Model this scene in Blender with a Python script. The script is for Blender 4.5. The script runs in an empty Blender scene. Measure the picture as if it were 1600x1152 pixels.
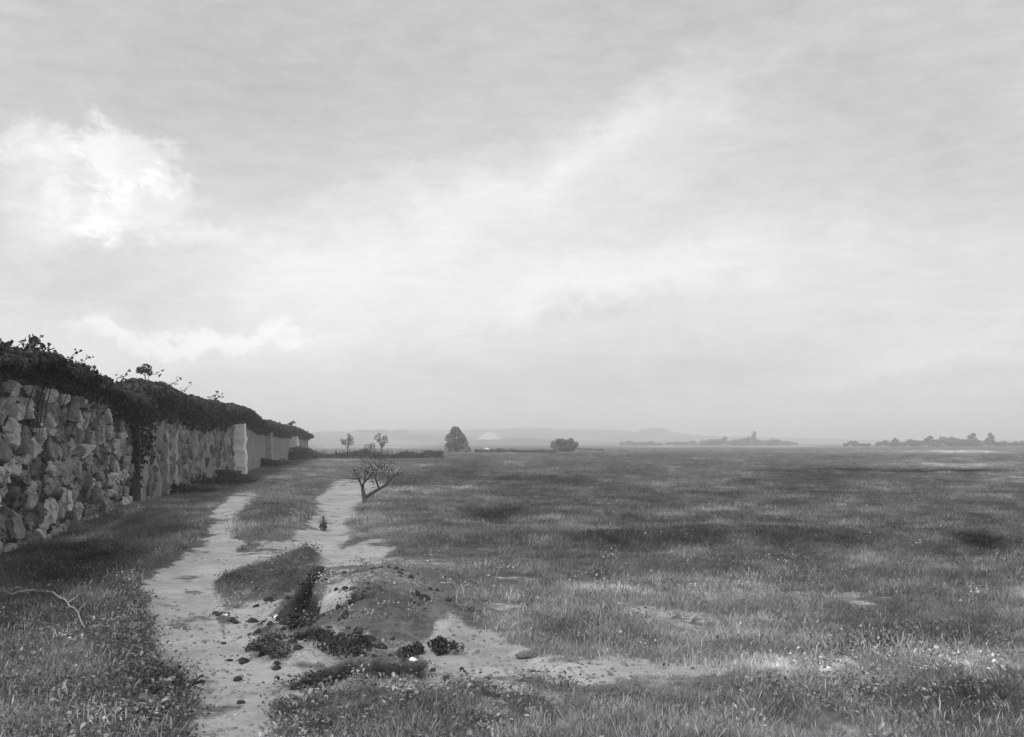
import bpy, math, random
import numpy as np
random.seed(7); RNG = np.random.default_rng(7)
scene = bpy.context.scene
COL = scene.collection
R = math.radians
F, CX, HZ, EYE = 1715.0, 800.0, 692.0, 1.75      # photo focal length (px), centre column, horizon row, eye height (m)

# ------------------------------------------------------------------ camera
cam_d = bpy.data.cameras.new('camera'); cam = bpy.data.objects.new('camera', cam_d); COL.objects.link(cam)
cam.location = (0, 0, EYE); cam.rotation_euler = (R(90), 0, 0)
cam_d.sensor_width = 36.0; cam_d.lens = F / 1600 * 36
cam_d.shift_y = (HZ - 576) / 1600
cam_d.clip_start = 0.1; cam_d.clip_end = 20000
scene.camera = cam
vs = scene.view_settings
vs.view_transform = 'Standard'; vs.look = 'None'; vs.exposure = 0.25; vs.gamma = 1.0; vs.use_curve_mapping = False

# ------------------------------------------------------------------ node helper
class NT:
    def __init__(s, tree): s.t = tree; s.n = tree.nodes; s.l = tree.links
    def node(s, typ, **kw):
        n = s.n.new(typ)
        for k, v in kw.items(): setattr(n, k, v)
        return n
    def put(s, sock, v):
        if v is None: return
        if isinstance(v, bpy.types.NodeSocket): s.l.new(v, sock)
        elif isinstance(v, (int, float)) and sock.type in ('RGBA',): sock.default_value = (v, v, v, 1)
        elif isinstance(v, (int, float)) and sock.type in ('VECTOR',): sock.default_value = (v, v, v)
        else: sock.default_value = v
    def m(s, op, a, b=None, c=None, clamp=False):
        n = s.node('ShaderNodeMath', operation=op, use_clamp=clamp)
        s.put(n.inputs[0], a); s.put(n.inputs[1], b); s.put(n.inputs[2], c)
        return n.outputs[0]
    def add(s, *v):
        r = v[0]
        for x in v[1:]: r = s.m('ADD', r, x)
        return r
    def mul(s, a, b): return s.m('MULTIPLY', a, b)
    def mix(s, f, a, b):           # scalar mix
        n = s.node('ShaderNodeMix', data_type='FLOAT', clamp_factor=True)
        s.put(n.inputs[0], f); s.put(n.inputs[2], a); s.put(n.inputs[3], b)
        return n.outputs[0]
    def sst(s, x, lo, hi, a=0.0, b=1.0):
        n = s.node('ShaderNodeMapRange', interpolation_type='SMOOTHSTEP')
        s.put(n.inputs[0], x); s.put(n.inputs[1], lo); s.put(n.inputs[2], hi); s.put(n.inputs[3], a); s.put(n.inputs[4], b)
        return n.outputs[0]
    def noise(s, vec, scale, detail=4.0, rough=0.55, dist=0.0):
        n = s.node('ShaderNodeTexNoise')
        s.put(n.inputs['Vector'], vec); n.inputs['Scale'].default_value = scale; n.inputs['Detail'].default_value = detail
        n.inputs['Roughness'].default_value = rough; n.inputs['Distortion'].default_value = dist
        return n.outputs['Fac'] if 'Fac' in n.outputs else n.outputs[0]
    def scale(s, vec, sc, rot=(0, 0, 0)):
        n = s.node('ShaderNodeMapping'); s.put(n.inputs[0], vec); n.inputs['Scale'].default_value = sc; n.inputs['Rotation'].default_value = rot
        return n.outputs[0]
    def gray(s, v):
        n = s.node('ShaderNodeCombineColor'); [s.put(n.inputs[i], v) for i in range(3)]
        return n.outputs[0]

# ------------------------------------------------------------------ world (sky)
SUN_EL, SUN_DIR = R(42), np.array([-0.34, -0.94])     # sun behind the camera, to the left
SUN_DIR = SUN_DIR / np.linalg.norm(SUN_DIR)
world = bpy.data.worlds.new('World'); scene.world = world; world.use_nodes = True
w = NT(world.node_tree); w.n.clear()
SKY_STRENGTH = 0.1
sky = w.node('ShaderNodeTexSky', sky_type='NISHITA', sun_disc=False)
sky.sun_elevation = SUN_EL; sky.sun_rotation = math.atan2(SUN_DIR[0], SUN_DIR[1])
sky.air_density = 1.0; sky.dust_density = 2.5
bwn = w.node('ShaderNodeRGBToBW'); w.l.new(sky.outputs[0], bwn.inputs[0])
blue = w.mul(bwn.outputs[0], SKY_STRENGTH)            # clear sky as the monochrome plate sees it
tc = w.node('ShaderNodeTexCoord')
sx = w.node('ShaderNodeSeparateXYZ'); w.l.new(tc.outputs['Generated'], sx.inputs[0])
az = w.m('ARCTAN2', sx.outputs[0], sx.outputs[1]); el = w.m('ARCSINE', sx.outputs[2])
cv = w.node('ShaderNodeCombineXYZ'); w.l.new(az, cv.inputs[0]); w.l.new(el, cv.inputs[1])
P = cv.outputs[0]
n_lo = w.noise(P, 5.0, 5, 0.6); n_mid = w.noise(w.scale(P, (1, 1.5, 1)), 24.0, 7, 0.66, 0.5); n_hi = w.noise(w.scale(P, (1, 3.6, 1), (0, 0, R(-14))), 22.0, 6, 0.65, 0.3)
n_fine = w.noise(w.scale(P, (1, 3.5, 1)), 140.0, 3, 0.6)
wa = w.noise(P, 9.0, 5, 0.65); wb = w.noise(w.scale(P, (1.3, 1.3, 1), (0, 0, 1.0)), 9.0, 5, 0.65)
azw = w.add(az, w.m('MULTIPLY_ADD', wa, 0.16, -0.08)); elw = w.add(el, w.m('MULTIPLY_ADD', wb, 0.10, -0.05))
def ang(u, v):
    return math.atan2(u - CX, F), math.atan2(HZ - v, math.hypot(F, u - CX))
def blob(u, v, ru, rv, rot=0.0):      # soft cloud patch centred on a direction of the sky
    a0, e0 = ang(u, v); ra, re = ru / F, rv / F
    da = w.m('SUBTRACT', azw, a0); de = w.m('SUBTRACT', elw, e0); c, sn = math.cos(R(rot)), math.sin(R(rot))
    p = w.mul(w.add(w.mul(da, c), w.mul(de, sn)), 1 / ra); q = w.mul(w.add(w.mul(de, c), w.mul(da, -sn)), 1 / re)
    return w.m('EXPONENT', w.mul(w.add(w.mul(p, p), w.mul(q, q)), -1.0))
# thin high veil: thicker towards the horizon and along a band that climbs to the right
veil = w.sst(el, 0.05, 0.42, 0.85, 0.16)
T = w.add(0.05, w.mix(0.9, blue, w.mix(veil, 0.41, 0.715)))
for (u, v, ru, rv, rot, s) in [
    (760, 320, 430, 70, 19, 0.14), (1010, 190, 300, 26, 22, 0.08), (560, 300, 240, 20, 20, 0.05), (1120, 90, 160, 20, 24, 0.05), (760, 215, 260, 22, 19, -0.04), (640, 450, 460, 70, 4, 0.09), (930, 440, 300, 40, 12, 0.08),
    (450, 545, 260, 32, 2, 0.06), (1400, 560, 210, 22, 10, 0.07), (1250, 400, 320, 60, 4, 0.05),
    (1150, 590, 480, 48, 0, -0.08), (520, 620, 420, 34, 0, 0.0), (160, 450, 180, 60, 0, -0.10), (1500, 300, 170, 90, 0, -0.06),
    (320, 150, 360, 110, 4, -0.05), (1320, 130, 260, 80, -12, -0.05), (920, 497, 120, 12, 6, -0.05)]:
    T = w.add(T, w.mul(blob(u, v, ru, rv, rot), s))
# cumulus heads at the left and the bright bank low over the wall
for (u, v, ru, rv, s, lo, hi) in [(195, 240, 110, 62, 0.20, 0.38, 0.82), (110, 265, 130, 80, 0.08, 0.3, 0.9), (50, 235, 80, 50, 0.10, 0.4, 0.9), (275, 285, 55, 30, 0.12, 0.4, 0.85), (140, 320, 110, 36, 0.08, 0.4, 0.85), (250, 325, 120, 48, 0.14, 0.38, 0.85), (90, 350, 150, 40, 0.06, 0.3, 1.0), (300, 525, 200, 24, 0.15, 0.3, 0.85), (40, 330, 90, 130, 0.07, 0.25, 0.9), (330, 370, 130, 26, 0.07, 0.3, 1.0)]:
    g = w.add(blob(u, v, ru, rv), w.m('MULTIPLY_ADD', n_mid, 1.1, -0.55))
    T = w.add(T, w.mul(w.sst(g, lo, hi), s))
T = w.add(T, w.m('MULTIPLY_ADD', n_lo, 0.12, -0.06), w.m('MULTIPLY_ADD', n_hi, 0.18, -0.09), w.m('MULTIPLY_ADD', n_fine, 0.05, -0.025))
T = w.mix(w.sst(el, -0.03, 0.0), 0.2, T)
bg = w.node('ShaderNodeBackground'); w.l.new(w.gray(w.mul(T, 1 / SKY_STRENGTH)), bg.inputs[0]); bg.inputs[1].default_value = SKY_STRENGTH
wo = w.node('ShaderNodeOutputWorld'); w.l.new(bg.outputs[0], wo.inputs[0])

# ------------------------------------------------------------------ sun
sl = bpy.data.lights.new('sun', 'SUN'); sl.energy = 2.2; sl.angle = R(10); sl.color = (1, 1, 1)
so = bpy.data.objects.new('sun', sl); COL.objects.link(so); so.location = (-30, -60, 60)
sd = np.array([SUN_DIR[0] * math.cos(SUN_EL), SUN_DIR[1] * math.cos(SUN_EL), math.sin(SUN_EL)])
from mathutils import Vector
so.rotation_euler = Vector(sd).to_track_quat('Z', 'Y').to_euler()

# ------------------------------------------------------------------ materials
def mat(name, fn):
    m = bpy.data.materials.new(name); m.use_nodes = True
    t = NT(m.node_tree); t.n.clear()
    out = t.node('ShaderNodeOutputMaterial'); t.l.new(fn(t), out.inputs[0])
    return m
def prin(t, col, rough=0.9, bump=None, bstr=0.5, bdist=0.05, spec=0.15):
    p = t.node('ShaderNodeBsdfPrincipled')
    t.put(p.inputs['Base Color'], t.gray(col)); p.inputs['Roughness'].default_value = rough; p.inputs['Specular IOR Level'].default_value = spec
    if bump is not None:
        b = t.node('ShaderNodeBump'); b.inputs['Strength'].default_value = bstr; b.inputs['Distance'].default_value = bdist
        t.l.new(bump, b.inputs['Height']); t.l.new(b.outputs[0], p.inputs['Normal'])
    return p.outputs[0]
def attr(t, name, typ='GEOMETRY'):
    return t.node('ShaderNodeAttribute', attribute_name=name, attribute_type=typ).outputs['Fac']
def pos(t): return t.node('ShaderNodeNewGeometry').outputs['Position']
def objc(t): return t.node('ShaderNodeTexCoord').outputs['Object']
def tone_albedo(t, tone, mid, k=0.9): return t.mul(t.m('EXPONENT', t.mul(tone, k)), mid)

def m_ground(t):
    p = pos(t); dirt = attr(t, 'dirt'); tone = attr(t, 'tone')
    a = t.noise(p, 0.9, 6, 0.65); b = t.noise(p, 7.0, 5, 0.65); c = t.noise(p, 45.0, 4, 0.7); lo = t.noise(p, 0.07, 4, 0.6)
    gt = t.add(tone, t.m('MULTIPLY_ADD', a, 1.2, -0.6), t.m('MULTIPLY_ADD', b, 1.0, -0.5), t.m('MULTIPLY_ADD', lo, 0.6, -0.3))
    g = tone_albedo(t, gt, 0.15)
    d = t.add(0.41, t.m('MULTIPLY_ADD', a, 0.46, -0.23), t.m('MULTIPLY_ADD', b, 0.30, -0.15), t.m('MULTIPLY_ADD', c, 0.16, -0.08))
    d = t.m('MULTIPLY', d, t.m('MULTIPLY_ADD', tone, 0.4, 1.0, True))
    f = t.sst(t.add(dirt, t.m('MULTIPLY_ADD', b, 0.8, -0.4), t.m('MULTIPLY_ADD', c, 0.5, -0.25)), 0.3, 0.7)
    h = t.add(t.mul(b, 1.0), t.mul(c, 0.45))
    return prin(t, t.mix(f, g, d), 0.95, h, 0.7, 0.05, 0.05)
M_ground = mat('turf_and_sand', m_ground)

def m_blade(mid, k=0.9, trans=0.3):
    def fn(t):
        tone = attr(t, 'tone', 'INSTANCER'); r = t.node('ShaderNodeObjectInfo').outputs['Random']
        c = t.gray(tone_albedo(t, t.add(tone, t.m('MULTIPLY_ADD', t.noise(pos(t), 25, 2), 0.9, -0.45)), mid, k))
        d = t.node('ShaderNodeBsdfDiffuse'); t.l.new(c, d.inputs[0]); tr = t.node('ShaderNodeBsdfTranslucent'); t.l.new(c, tr.inputs[0])
        mx = t.node('ShaderNodeMixShader'); mx.inputs[0].default_value = trans; t.l.new(d.outputs[0], mx.inputs[1]); t.l.new(tr.outputs[0], mx.inputs[2])
        return mx.outputs[0]
    return fn
M_grass = mat('grass_blade', m_blade(0.25)); M_dry = mat('dry_stalk', m_blade(0.34, 0.6)); M_flower = mat('petal', m_blade(0.75, 0.2))
def m_leaf(mid, k=0.9, trans=0.25, rough=0.6):
    def fn(t):
        c = t.gray(tone_albedo(t, t.add(attr(t, 'tone'), t.m('MULTIPLY_ADD', t.noise(pos(t), 6, 3), 0.8, -0.4)), mid, k))
        d = t.node('ShaderNodeBsdfPrincipled'); t.l.new(c, d.inputs['Base Color']); d.inputs['Roughness'].default_value = rough; d.inputs['Specular IOR Level'].default_value = 0.2
        tr = t.node('ShaderNodeBsdfTranslucent'); t.l.new(c, tr.inputs[0])
        mx = t.node('ShaderNodeMixShader'); mx.inputs[0].default_value = trans; t.l.new(d.outputs[0], mx.inputs[1]); t.l.new(tr.outputs[0], mx.inputs[2])
        return mx.outputs[0]
    return fn
M_ivy = mat('ivy_leaf', m_leaf(0.045)); M_leaf = mat('tree_leaf', m_leaf(0.085)); M_leaf_dark = mat('shrub_leaf', m_leaf(0.05)); M_leaf_hazed = mat('leaf_with_painted_haze', m_leaf(0.13)); M_weed = mat('weed_leaf', m_leaf(0.20, .9, .4))  # leaves of the far trees are paler: haze painted into their colour
M_bark = mat('bark', lambda t: prin(t, t.m('MULTIPLY_ADD', t.noise(t.scale(pos(t), (1, 1, .2)), 30, 4), 0.10, 0.02), 0.9, t.noise(t.scale(pos(t), (1, 1, .2)), 40, 4), 0.6, 0.02))
M_stem = mat('dead_wood', lambda t: prin(t, t.m('MULTIPLY_ADD', t.noise(pos(t), 20, 4), 0.3, 0.18), 0.9, t.noise(pos(t), 40, 4), 0.5, 0.01))
def m_stone(t):
    p = pos(t); a = t.noise(p, 5, 6, 0.7); b = t.noise(p, 28, 5, 0.7); st = t.sst(t.noise(p, 1.6, 5, 0.65), 0.42, 0.62)
    c = t.mul(attr(t, 'tone'), t.add(0.62, t.mul(a, 0.45), t.mul(b, 0.35)))
    return prin(t, t.mul(c, t.mix(st, 1.0, 0.8)), 0.92, t.add(a, t.mul(b, 0.5)), 0.8, 0.04)
M_stone = mat('rubble_stone', m_stone)
M_mortar = mat('dark_earth_mortar', lambda t: prin(t, t.m('MULTIPLY_ADD', t.noise(pos(t), 9, 5), 0.10, 0.02), 0.95, t.noise(pos(t), 25, 5), 0.8, 0.05))
def m_plaster(t):
    p = pos(t); a = t.noise(p, 1.1, 6, 0.7); b = t.noise(p, 9, 5, 0.7); v = t.noise(t.scale(p, (1.6, 1.6, 0.25)), 1.3, 5, 0.65)
    c = t.mul(attr(t, 'tone'), t.add(0.35, t.mul(a, 0.65), t.mul(b, 0.35), t.mul(t.sst(v, 0.4, 0.65), 0.30)))
    return prin(t, c, 0.92, t.add(a, b), 0.6, 0.05)
M_plaster = mat('weathered_plaster', m_plaster)
M_white = mat('whitewash', lambda t: prin(t, t.add(0.62, t.mul(t.noise(pos(t), 1.6, 6, 0.7), 0.45), t.m('MULTIPLY_ADD', t.noise(pos(t), 9, 5, 0.7), 0.3, -0.15)), 0.9, t.noise(pos(t), 9, 5), 0.6, 0.05))
M_rock = mat('field_rock', lambda t: prin(t, t.m('MULTIPLY_ADD', t.noise(pos(t), 9, 6, .7), 0.28, 0.02), 0.95, t.noise(pos(t), 22, 5), 0.8, 0.03))
M_sod = mat('dark_sod', lambda t: prin(t, t.m('MULTIPLY_ADD', t.noise(pos(t), 14, 6, .7), 0.09, 0.0), 0.97, t.noise(pos(t), 30, 5), 0.9, 0.04))
M_hill = mat('hill_ground', lambda t: prin(t, t.m('MULTIPLY_ADD', t.sst(t.noise(t.scale(pos(t), (1, 1, 4)), 0.012, 6, .65), .35, .65), 0.16, 0.07), 0.97))
M_sand = mat('pale_sand', lambda t: prin(t, t.m('MULTIPLY_ADD', t.noise(pos(t), 0.3, 5), 0.15, 0.40), 0.97))
M_pebble = mat('pebble', lambda t: prin(t, tone_albedo(t, attr(t, 'tone', 'INSTANCER'), 0.22), 0.9, t.noise(pos(t), 60, 3), 0.4, 0.01))

# ------------------------------------------------------------------ mesh helpers
def tag(o, label=None, cat=None, group=None, kind=None):
    if label: o['label'] = label
    if cat: o['category'] = cat
    if group: o['group'] = group
    if kind: o['kind'] = kind
    return o
def link(o, parent=None):
    COL.objects.link(o)
    if parent: o.parent = parent
    return o
def empty(name, loc, label, cat, group=None, rz=0):
    o = bpy.data.objects.new(name, None); o.empty_display_size = 0.2; o.location = loc; o.rotation_euler = (0, 0, rz)
    return tag(link(o), label, cat, group)
def np_mesh(name, V, Fc, m, attrs=None, smooth=False):
    """V (n,3); Fc (k,3|4) index array or a list of such arrays"""
    fl = Fc if isinstance(Fc, list) else [Fc]
    V = np.asarray(V, dtype=np.float32)
    me = bpy.data.meshes.new(name); me.vertices.add(len(V)); me.vertices.foreach_set('co', V.ravel())
    loops = np.concatenate([np.asarray(f, dtype=np.int32).ravel() for f in fl])
    tot = np.concatenate([np.full(len(f), np.asarray(f).shape[1], dtype=np.int32) for f in fl])
    st = np.concatenate([[0], np.cumsum(tot)[:-1]]).astype(np.int32)
    me.loops.add(len(loops)); me.loops.foreach_set('vertex_index', loops)
    me.polygons.add(len(tot)); me.polygons.foreach_set('loop_start', st); me.polygons.foreach_set('loop_total', tot)
    me.polygons.foreach_set('use_smooth', np.full(len(tot), smooth, dtype=bool))
    for k, a in (attrs or {}).items():
        at = me.attributes.new(k, 'FLOAT', 'POINT'); at.data.foreach_set('value', np.asarray(a, dtype=np.float32))
    me.update(calc_edges=True); me.validate()
    if m: me.materials.append(m)
    return me
def ob(name, V, Fc, m, parent=None, attrs=None, smooth=False, loc=None):
    o = bpy.data.objects.new(name, np_mesh(name, V, Fc, m, attrs, smooth)); link(o, parent)
    if loc is not None: o.location = loc
    return o
def grid_faces(nr, nc):
    i = np.arange(nr - 1)[:, None] * nc + np.arange(nc - 1)[None, :]
    i = i.ravel(); return np.stack([i, i + 1, i + nc + 1, i + nc], 1)
class Acc:                       # accumulates several shapes into one mesh
    def __init__(s): s.V = []; s.F3 = []; s.F4 = []; s.A = []; s.n = 0
    def add(s, V, F4=None, F3=None, tone=0.0):
        V = np.asarray(V, float)
        if F4 is not None and len(F4): s.F4.append(np.asarray(F4) + s.n)
        if F3 is not None and len(F3): s.F3.append(np.asarray(F3) + s.n)
        s.V.append(V); s.A.append(np.broadcast_to(np.asarray(tone, float), (len(V),))); s.n += len(V)
    def data(s):
        f = []
        if s.F4: f.append(np.concatenate(s.F4))
        if s.F3: f.append(np.concatenate(s.F3))
        return np.concatenate(s.V), f, {'tone': np.concatenate(s.A)}
    def ob(s, name, m, parent=None, smooth=False, loc=None):
        V, f, a = s.data(); return ob(name, V, f, m, parent, a, smooth, loc)
def tube(acc, pts, rad, n=7, tone=0.0):
    pts = np.asarray(pts, float); k = len(pts); rad = np.broadcast_to(rad, (k,)) if np.ndim(rad) else np.full(k, rad)
    d = np.gradient(pts, axis=0); d /= np.linalg.norm(d, axis=1)[:, None] + 1e-9
    ref = np.where(np.abs(d[:, 2:3]) > 0.9, [[1., 0, 0]], [[0, 0, 1.]])
    a = np.cross(d, ref); a /= np.linalg.norm(a, axis=1)[:, None]; b = np.cross(d, a)
    th = np.linspace(0, 2 * np.pi, n, endpoint=False)
    V = pts[:, None] + rad[:, None, None] * (np.cos(th)[None, :, None] * a[:, None] + np.sin(th)[None, :, None] * b[:, None])
    i = np.arange(k - 1)[:, None] * n; j = np.arange(n)[None]; j2 = (j + 1) % n
    F4 = np.stack([i + j, i + j2, i + n + j2, i + n + j], -1).reshape(-1, 4)
    V = V.reshape(-1, 3); V = np.vstack([V, pts[:1], pts[-1:]]); c0, c1 = k * n, k * n + 1
    jj = np.arange(n); F3 = np.vstack([np.stack([(jj + 1) % n, jj, np.full(n, c0)], 1), np.stack([(k - 1) * n + jj, (k - 1) * n + (jj + 1) % n, np.full(n, c1)], 1)])
    acc.add(V, F4, F3, tone)
def wobble(p0, p1, n=6, amp=0.05, rng=RNG):
    t = np.linspace(0, 1, n)[:, None]; p = np.asarray(p0) * (1 - t) + np.asarray(p1) * t
    p[1:-1] += rng.normal(0, amp, (n - 2, 3)); return p
def leaves(acc, Pp, size, out=None, tone=0.0, wr=0.6, rng=RNG, jit=0.9):
    """rhombic, slightly folded leaves at points Pp; out = preferred normals"""
    n = len(Pp); Pp = np.asarray(Pp)
    N = rng.normal(0, 1, (n, 3)); N /= np.linalg.norm(N, axis=1)[:, None]
    if out is not None: N = out + jit * N
    N /= np.linalg.norm(N, axis=1)[:, None] + 1e-9
    A = np.cross(N, rng.normal(0, 1, (n, 3))); A /= np.linalg.norm(A, axis=1)[:, None] + 1e-9
    B = np.cross(N, A); s = np.broadcast_to(size, (n,)) * rng.uniform(0.6, 1.3, n); s = s[:, None]
    V = np.stack([Pp - A * s * .5, Pp + B * s * wr * .5 + N * s * .06 - A * s * .08, Pp + A * s * .5, Pp - B * s * wr * .5 + N * s * .06 - A * s * .08], 1).reshape(-1, 3)
    i = np.arange(n) * 4
    acc.add(V, np.stack([i, i + 1, i + 2, i + 3], 1), None, np.repeat(np.broadcast_to(tone, (n,)), 4))
def sphere_pts(n, rng=RNG, inner=0.55):
    d = rng.normal(0, 1, (n, 3)); d /= np.linalg.norm(d, axis=1)[:, None]
    return d * (inner + (1 - inner) * rng.uniform(0, 1, n) ** 0.6)[:, None], d

# ------------------------------------------------------------------ numeric noise
def _h(ix, iy, s):
    n = (ix.astype(np.int64) * 374761393 + iy.astype(np.int64) * 668265263 + s * 144269504) & 0x7fffffff
    n = ((n ^ (n >> 13)) * 1274126177) & 0x7fffffff
    return ((n ^ (n >> 16)) & 0xffff) / 65535.0
def vn(x, y, s=0):
    x = np.asarray(x, float); y = np.asarray(y, float); ix = np.floor(x); iy = np.floor(y); fx = x - ix; fy = y - iy
    fx = fx * fx * (3 - 2 * fx); fy = fy * fy * (3 - 2 * fy)
    return (_h(ix, iy, s) * (1 - fx) + _h(ix + 1, iy, s) * fx) * (1 - fy) + (_h(ix, iy + 1, s) * (1 - fx) + _h(ix + 1, iy + 1, s) * fx) * fy
def fbm(x, y, o=4, s=0):
    r = 0; a = 0.5; tot = 0
    for k in range(o): r = r + a * vn(x * 2 ** k + 17.3 * k, y * 2 ** k + 9.1 * k, s + k); tot += a; a *= 0.55
    return r / tot * 2 - 1        # about -1..1
def sstep(x, a, b):
    t = np.clip((x - a) / (b - a), 0, 1); return t * t * (3 - 2 * t)

# ------------------------------------------------------------------ ground plan (regions kept in the plan coordinates u,v of the ground)
def uv(x, y):
    yy = np.maximum(y, 2.0); return CX + F * x / yy, HZ + F * EYE / yy
def sdist(poly, u, v):           # signed distance, positive inside
    poly = np.asarray(poly, float); d2 = np.full(u.shape, 1e12); ins = np.zeros(u.shape, bool)
    for (ax, ay), (bx, by) in zip(poly, np.roll(poly, -1, 0)):
        ex, ey = bx - ax, by - ay; wx, wy = u - ax, v - ay
        t = np.clip((wx * ex + wy * ey) / (ex * ex + ey * ey + 1e-9), 0, 1)
        d2 = np.minimum(d2, (wx - ex * t) ** 2 + (wy - ey * t) ** 2)
        c = ((ay > v) != (by > v)) & (u < (bx - ax) * (v - ay) / (by - ay + 1e-12) + ax); ins ^= c
    return np.where(ins, 1, -1) * np.sqrt(d2)
def pdist(line, u, v):
    d2 = np.full(u.shape, 1e12)
    for (ax, ay), (bx, by) in zip(line[:-1], line[1:]):
        ex, ey = bx - ax, by - ay; t = np.clip(((u - ax) * ex + (v - ay) * ey) / (ex * ex + ey * ey), 0, 1)
        d2 = np.minimum(d2, (u - ax - ex * t) ** 2 + (v - ay - ey * t) ** 2)
    return np.sqrt(d2)
DIRT = [([(300, 1180), (302, 1118), (312, 1085), (290, 1055), (262, 1035), (248, 1000), (234, 962), (230, 932), (252, 907), (275, 890), (312, 868), (334, 845), (337, 815), (350, 790), (368, 776), (395, 774), (388, 787), (372, 802), (366, 825), (372, 855), (386, 874), (430, 862), (490, 838), (505, 848), (430, 886), (345, 916), (335, 935), (345, 965), (352, 1000), (362, 1030), (440, 1040), (460, 1050), (425, 1075), (430, 1090), (420, 1112), (408, 1180)], 1.0, 7),
        ([(490, 842), (490, 812), (500, 785), (515, 765), (535, 755), (575, 752), (596, 758), (568, 775), (548, 800), (540, 830), (546, 850), (600, 860), (625, 875), (590, 890), (535, 900), (505, 905), (500, 880), (480, 868)], 0.95, 9),
        ([(428, 1094), (432, 1068), (480, 1068), (560, 1060), (650, 1060), (672, 1030), (660, 1012), (720, 1003), (790, 1008), (870, 1018), (900, 1030), (860, 1044), (790, 1052), (730, 1062), (680, 1074), (620, 1080), (560, 1072), (500, 1082), (450, 1098)], 1.0, 9),
        ([(860, 1014), (960, 1024), (1080, 1038), (1010, 1054), (860, 1050)], 0.9, 8),
        ([(440, 1036), (440, 1008), (520, 1004), (660, 1006), (690, 1000), (740, 1000), (760, 1008), (660, 1034), (560, 1034)], 0.58, 12),
        ([(345, 957), (400, 947), (445, 957), (440, 975), (400, 985), (380, 1010), (350, 1008)], 0.85, 8),
        ([(505, 985), (505, 935), (535, 912), (600, 908), (640, 928), (670, 960), (620, 976), (560, 968), (540, 985)], 0.42, 16),
        ([(508, 978), (510, 935), (530, 914), (556, 922), (545, 975)], 0.8, 10),
        ([(590, 872), (700, 868), (760, 880), (640, 900)], 0.45, 12),
        ([(1150, 1050), (1220, 1034), (1330, 1036), (1350, 1060), (1250, 1078), (1160, 1070)], 0.5, 12), ([(1200, 1132), (1280, 1122), (1340, 1136), (1280, 1146)], 0.5, 8), ([(960, 1036), (1060, 1036), (1130, 1048), (1040, 1058), (960, 1054)], 0.8, 8)]
TURF = [[(335, 922), (370, 907), (400, 897), (440, 877), (480, 862), (500, 875), (460, 900), (420, 914), (385, 930), (350, 940)],
        [(358, 956), (385, 940), (430, 920), (490, 903), (512, 905), (480, 925), (445, 947), (400, 942)]]
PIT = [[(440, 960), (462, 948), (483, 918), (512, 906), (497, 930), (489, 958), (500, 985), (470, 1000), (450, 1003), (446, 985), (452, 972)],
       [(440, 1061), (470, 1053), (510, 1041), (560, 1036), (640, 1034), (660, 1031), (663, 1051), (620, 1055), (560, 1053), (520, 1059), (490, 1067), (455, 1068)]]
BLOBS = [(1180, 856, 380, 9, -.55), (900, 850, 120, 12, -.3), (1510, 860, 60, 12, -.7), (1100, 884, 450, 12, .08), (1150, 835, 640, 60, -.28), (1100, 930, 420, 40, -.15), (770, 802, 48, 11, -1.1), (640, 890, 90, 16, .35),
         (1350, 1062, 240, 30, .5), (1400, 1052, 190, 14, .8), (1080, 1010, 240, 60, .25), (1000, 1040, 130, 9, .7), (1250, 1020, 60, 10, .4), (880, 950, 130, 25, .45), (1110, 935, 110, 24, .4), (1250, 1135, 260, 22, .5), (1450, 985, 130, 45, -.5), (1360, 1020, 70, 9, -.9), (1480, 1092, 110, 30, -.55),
         (1150, 752, 600, 48, -.6), (760, 740, 200, 20, -.4), (130, 890, 110, 42, -.9), (290, 852, 70, 26, -.45), (320, 748, 75, 14, -1.0), (430, 727, 70, 6, -.8), (250, 800, 70, 20, .12), (245, 1075, 45, 45, -.7),  # dark patch below the near wall: the wall's shadow painted into the tone
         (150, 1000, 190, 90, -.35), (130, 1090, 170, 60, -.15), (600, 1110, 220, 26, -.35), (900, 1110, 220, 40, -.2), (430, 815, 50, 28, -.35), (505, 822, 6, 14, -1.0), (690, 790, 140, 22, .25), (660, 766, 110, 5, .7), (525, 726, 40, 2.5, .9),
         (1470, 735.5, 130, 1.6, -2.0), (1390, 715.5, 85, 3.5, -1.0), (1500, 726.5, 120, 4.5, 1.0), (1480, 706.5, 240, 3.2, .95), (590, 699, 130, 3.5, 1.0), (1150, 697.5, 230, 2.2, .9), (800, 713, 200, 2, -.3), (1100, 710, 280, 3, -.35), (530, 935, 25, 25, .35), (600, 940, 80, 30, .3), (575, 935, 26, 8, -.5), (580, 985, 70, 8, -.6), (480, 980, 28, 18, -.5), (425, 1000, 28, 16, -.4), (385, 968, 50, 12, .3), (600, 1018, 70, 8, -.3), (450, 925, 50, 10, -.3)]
WARP = lambda u, v: (u + 9 * np.clip((v - HZ) / 130, .1, 1) * fbm(u / 26, v / 13, 3, 40), v + 5 * np.clip((v - HZ) / 130, .04, 1) * fbm(u / 26 + 50, v / 13, 3, 50))
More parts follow.
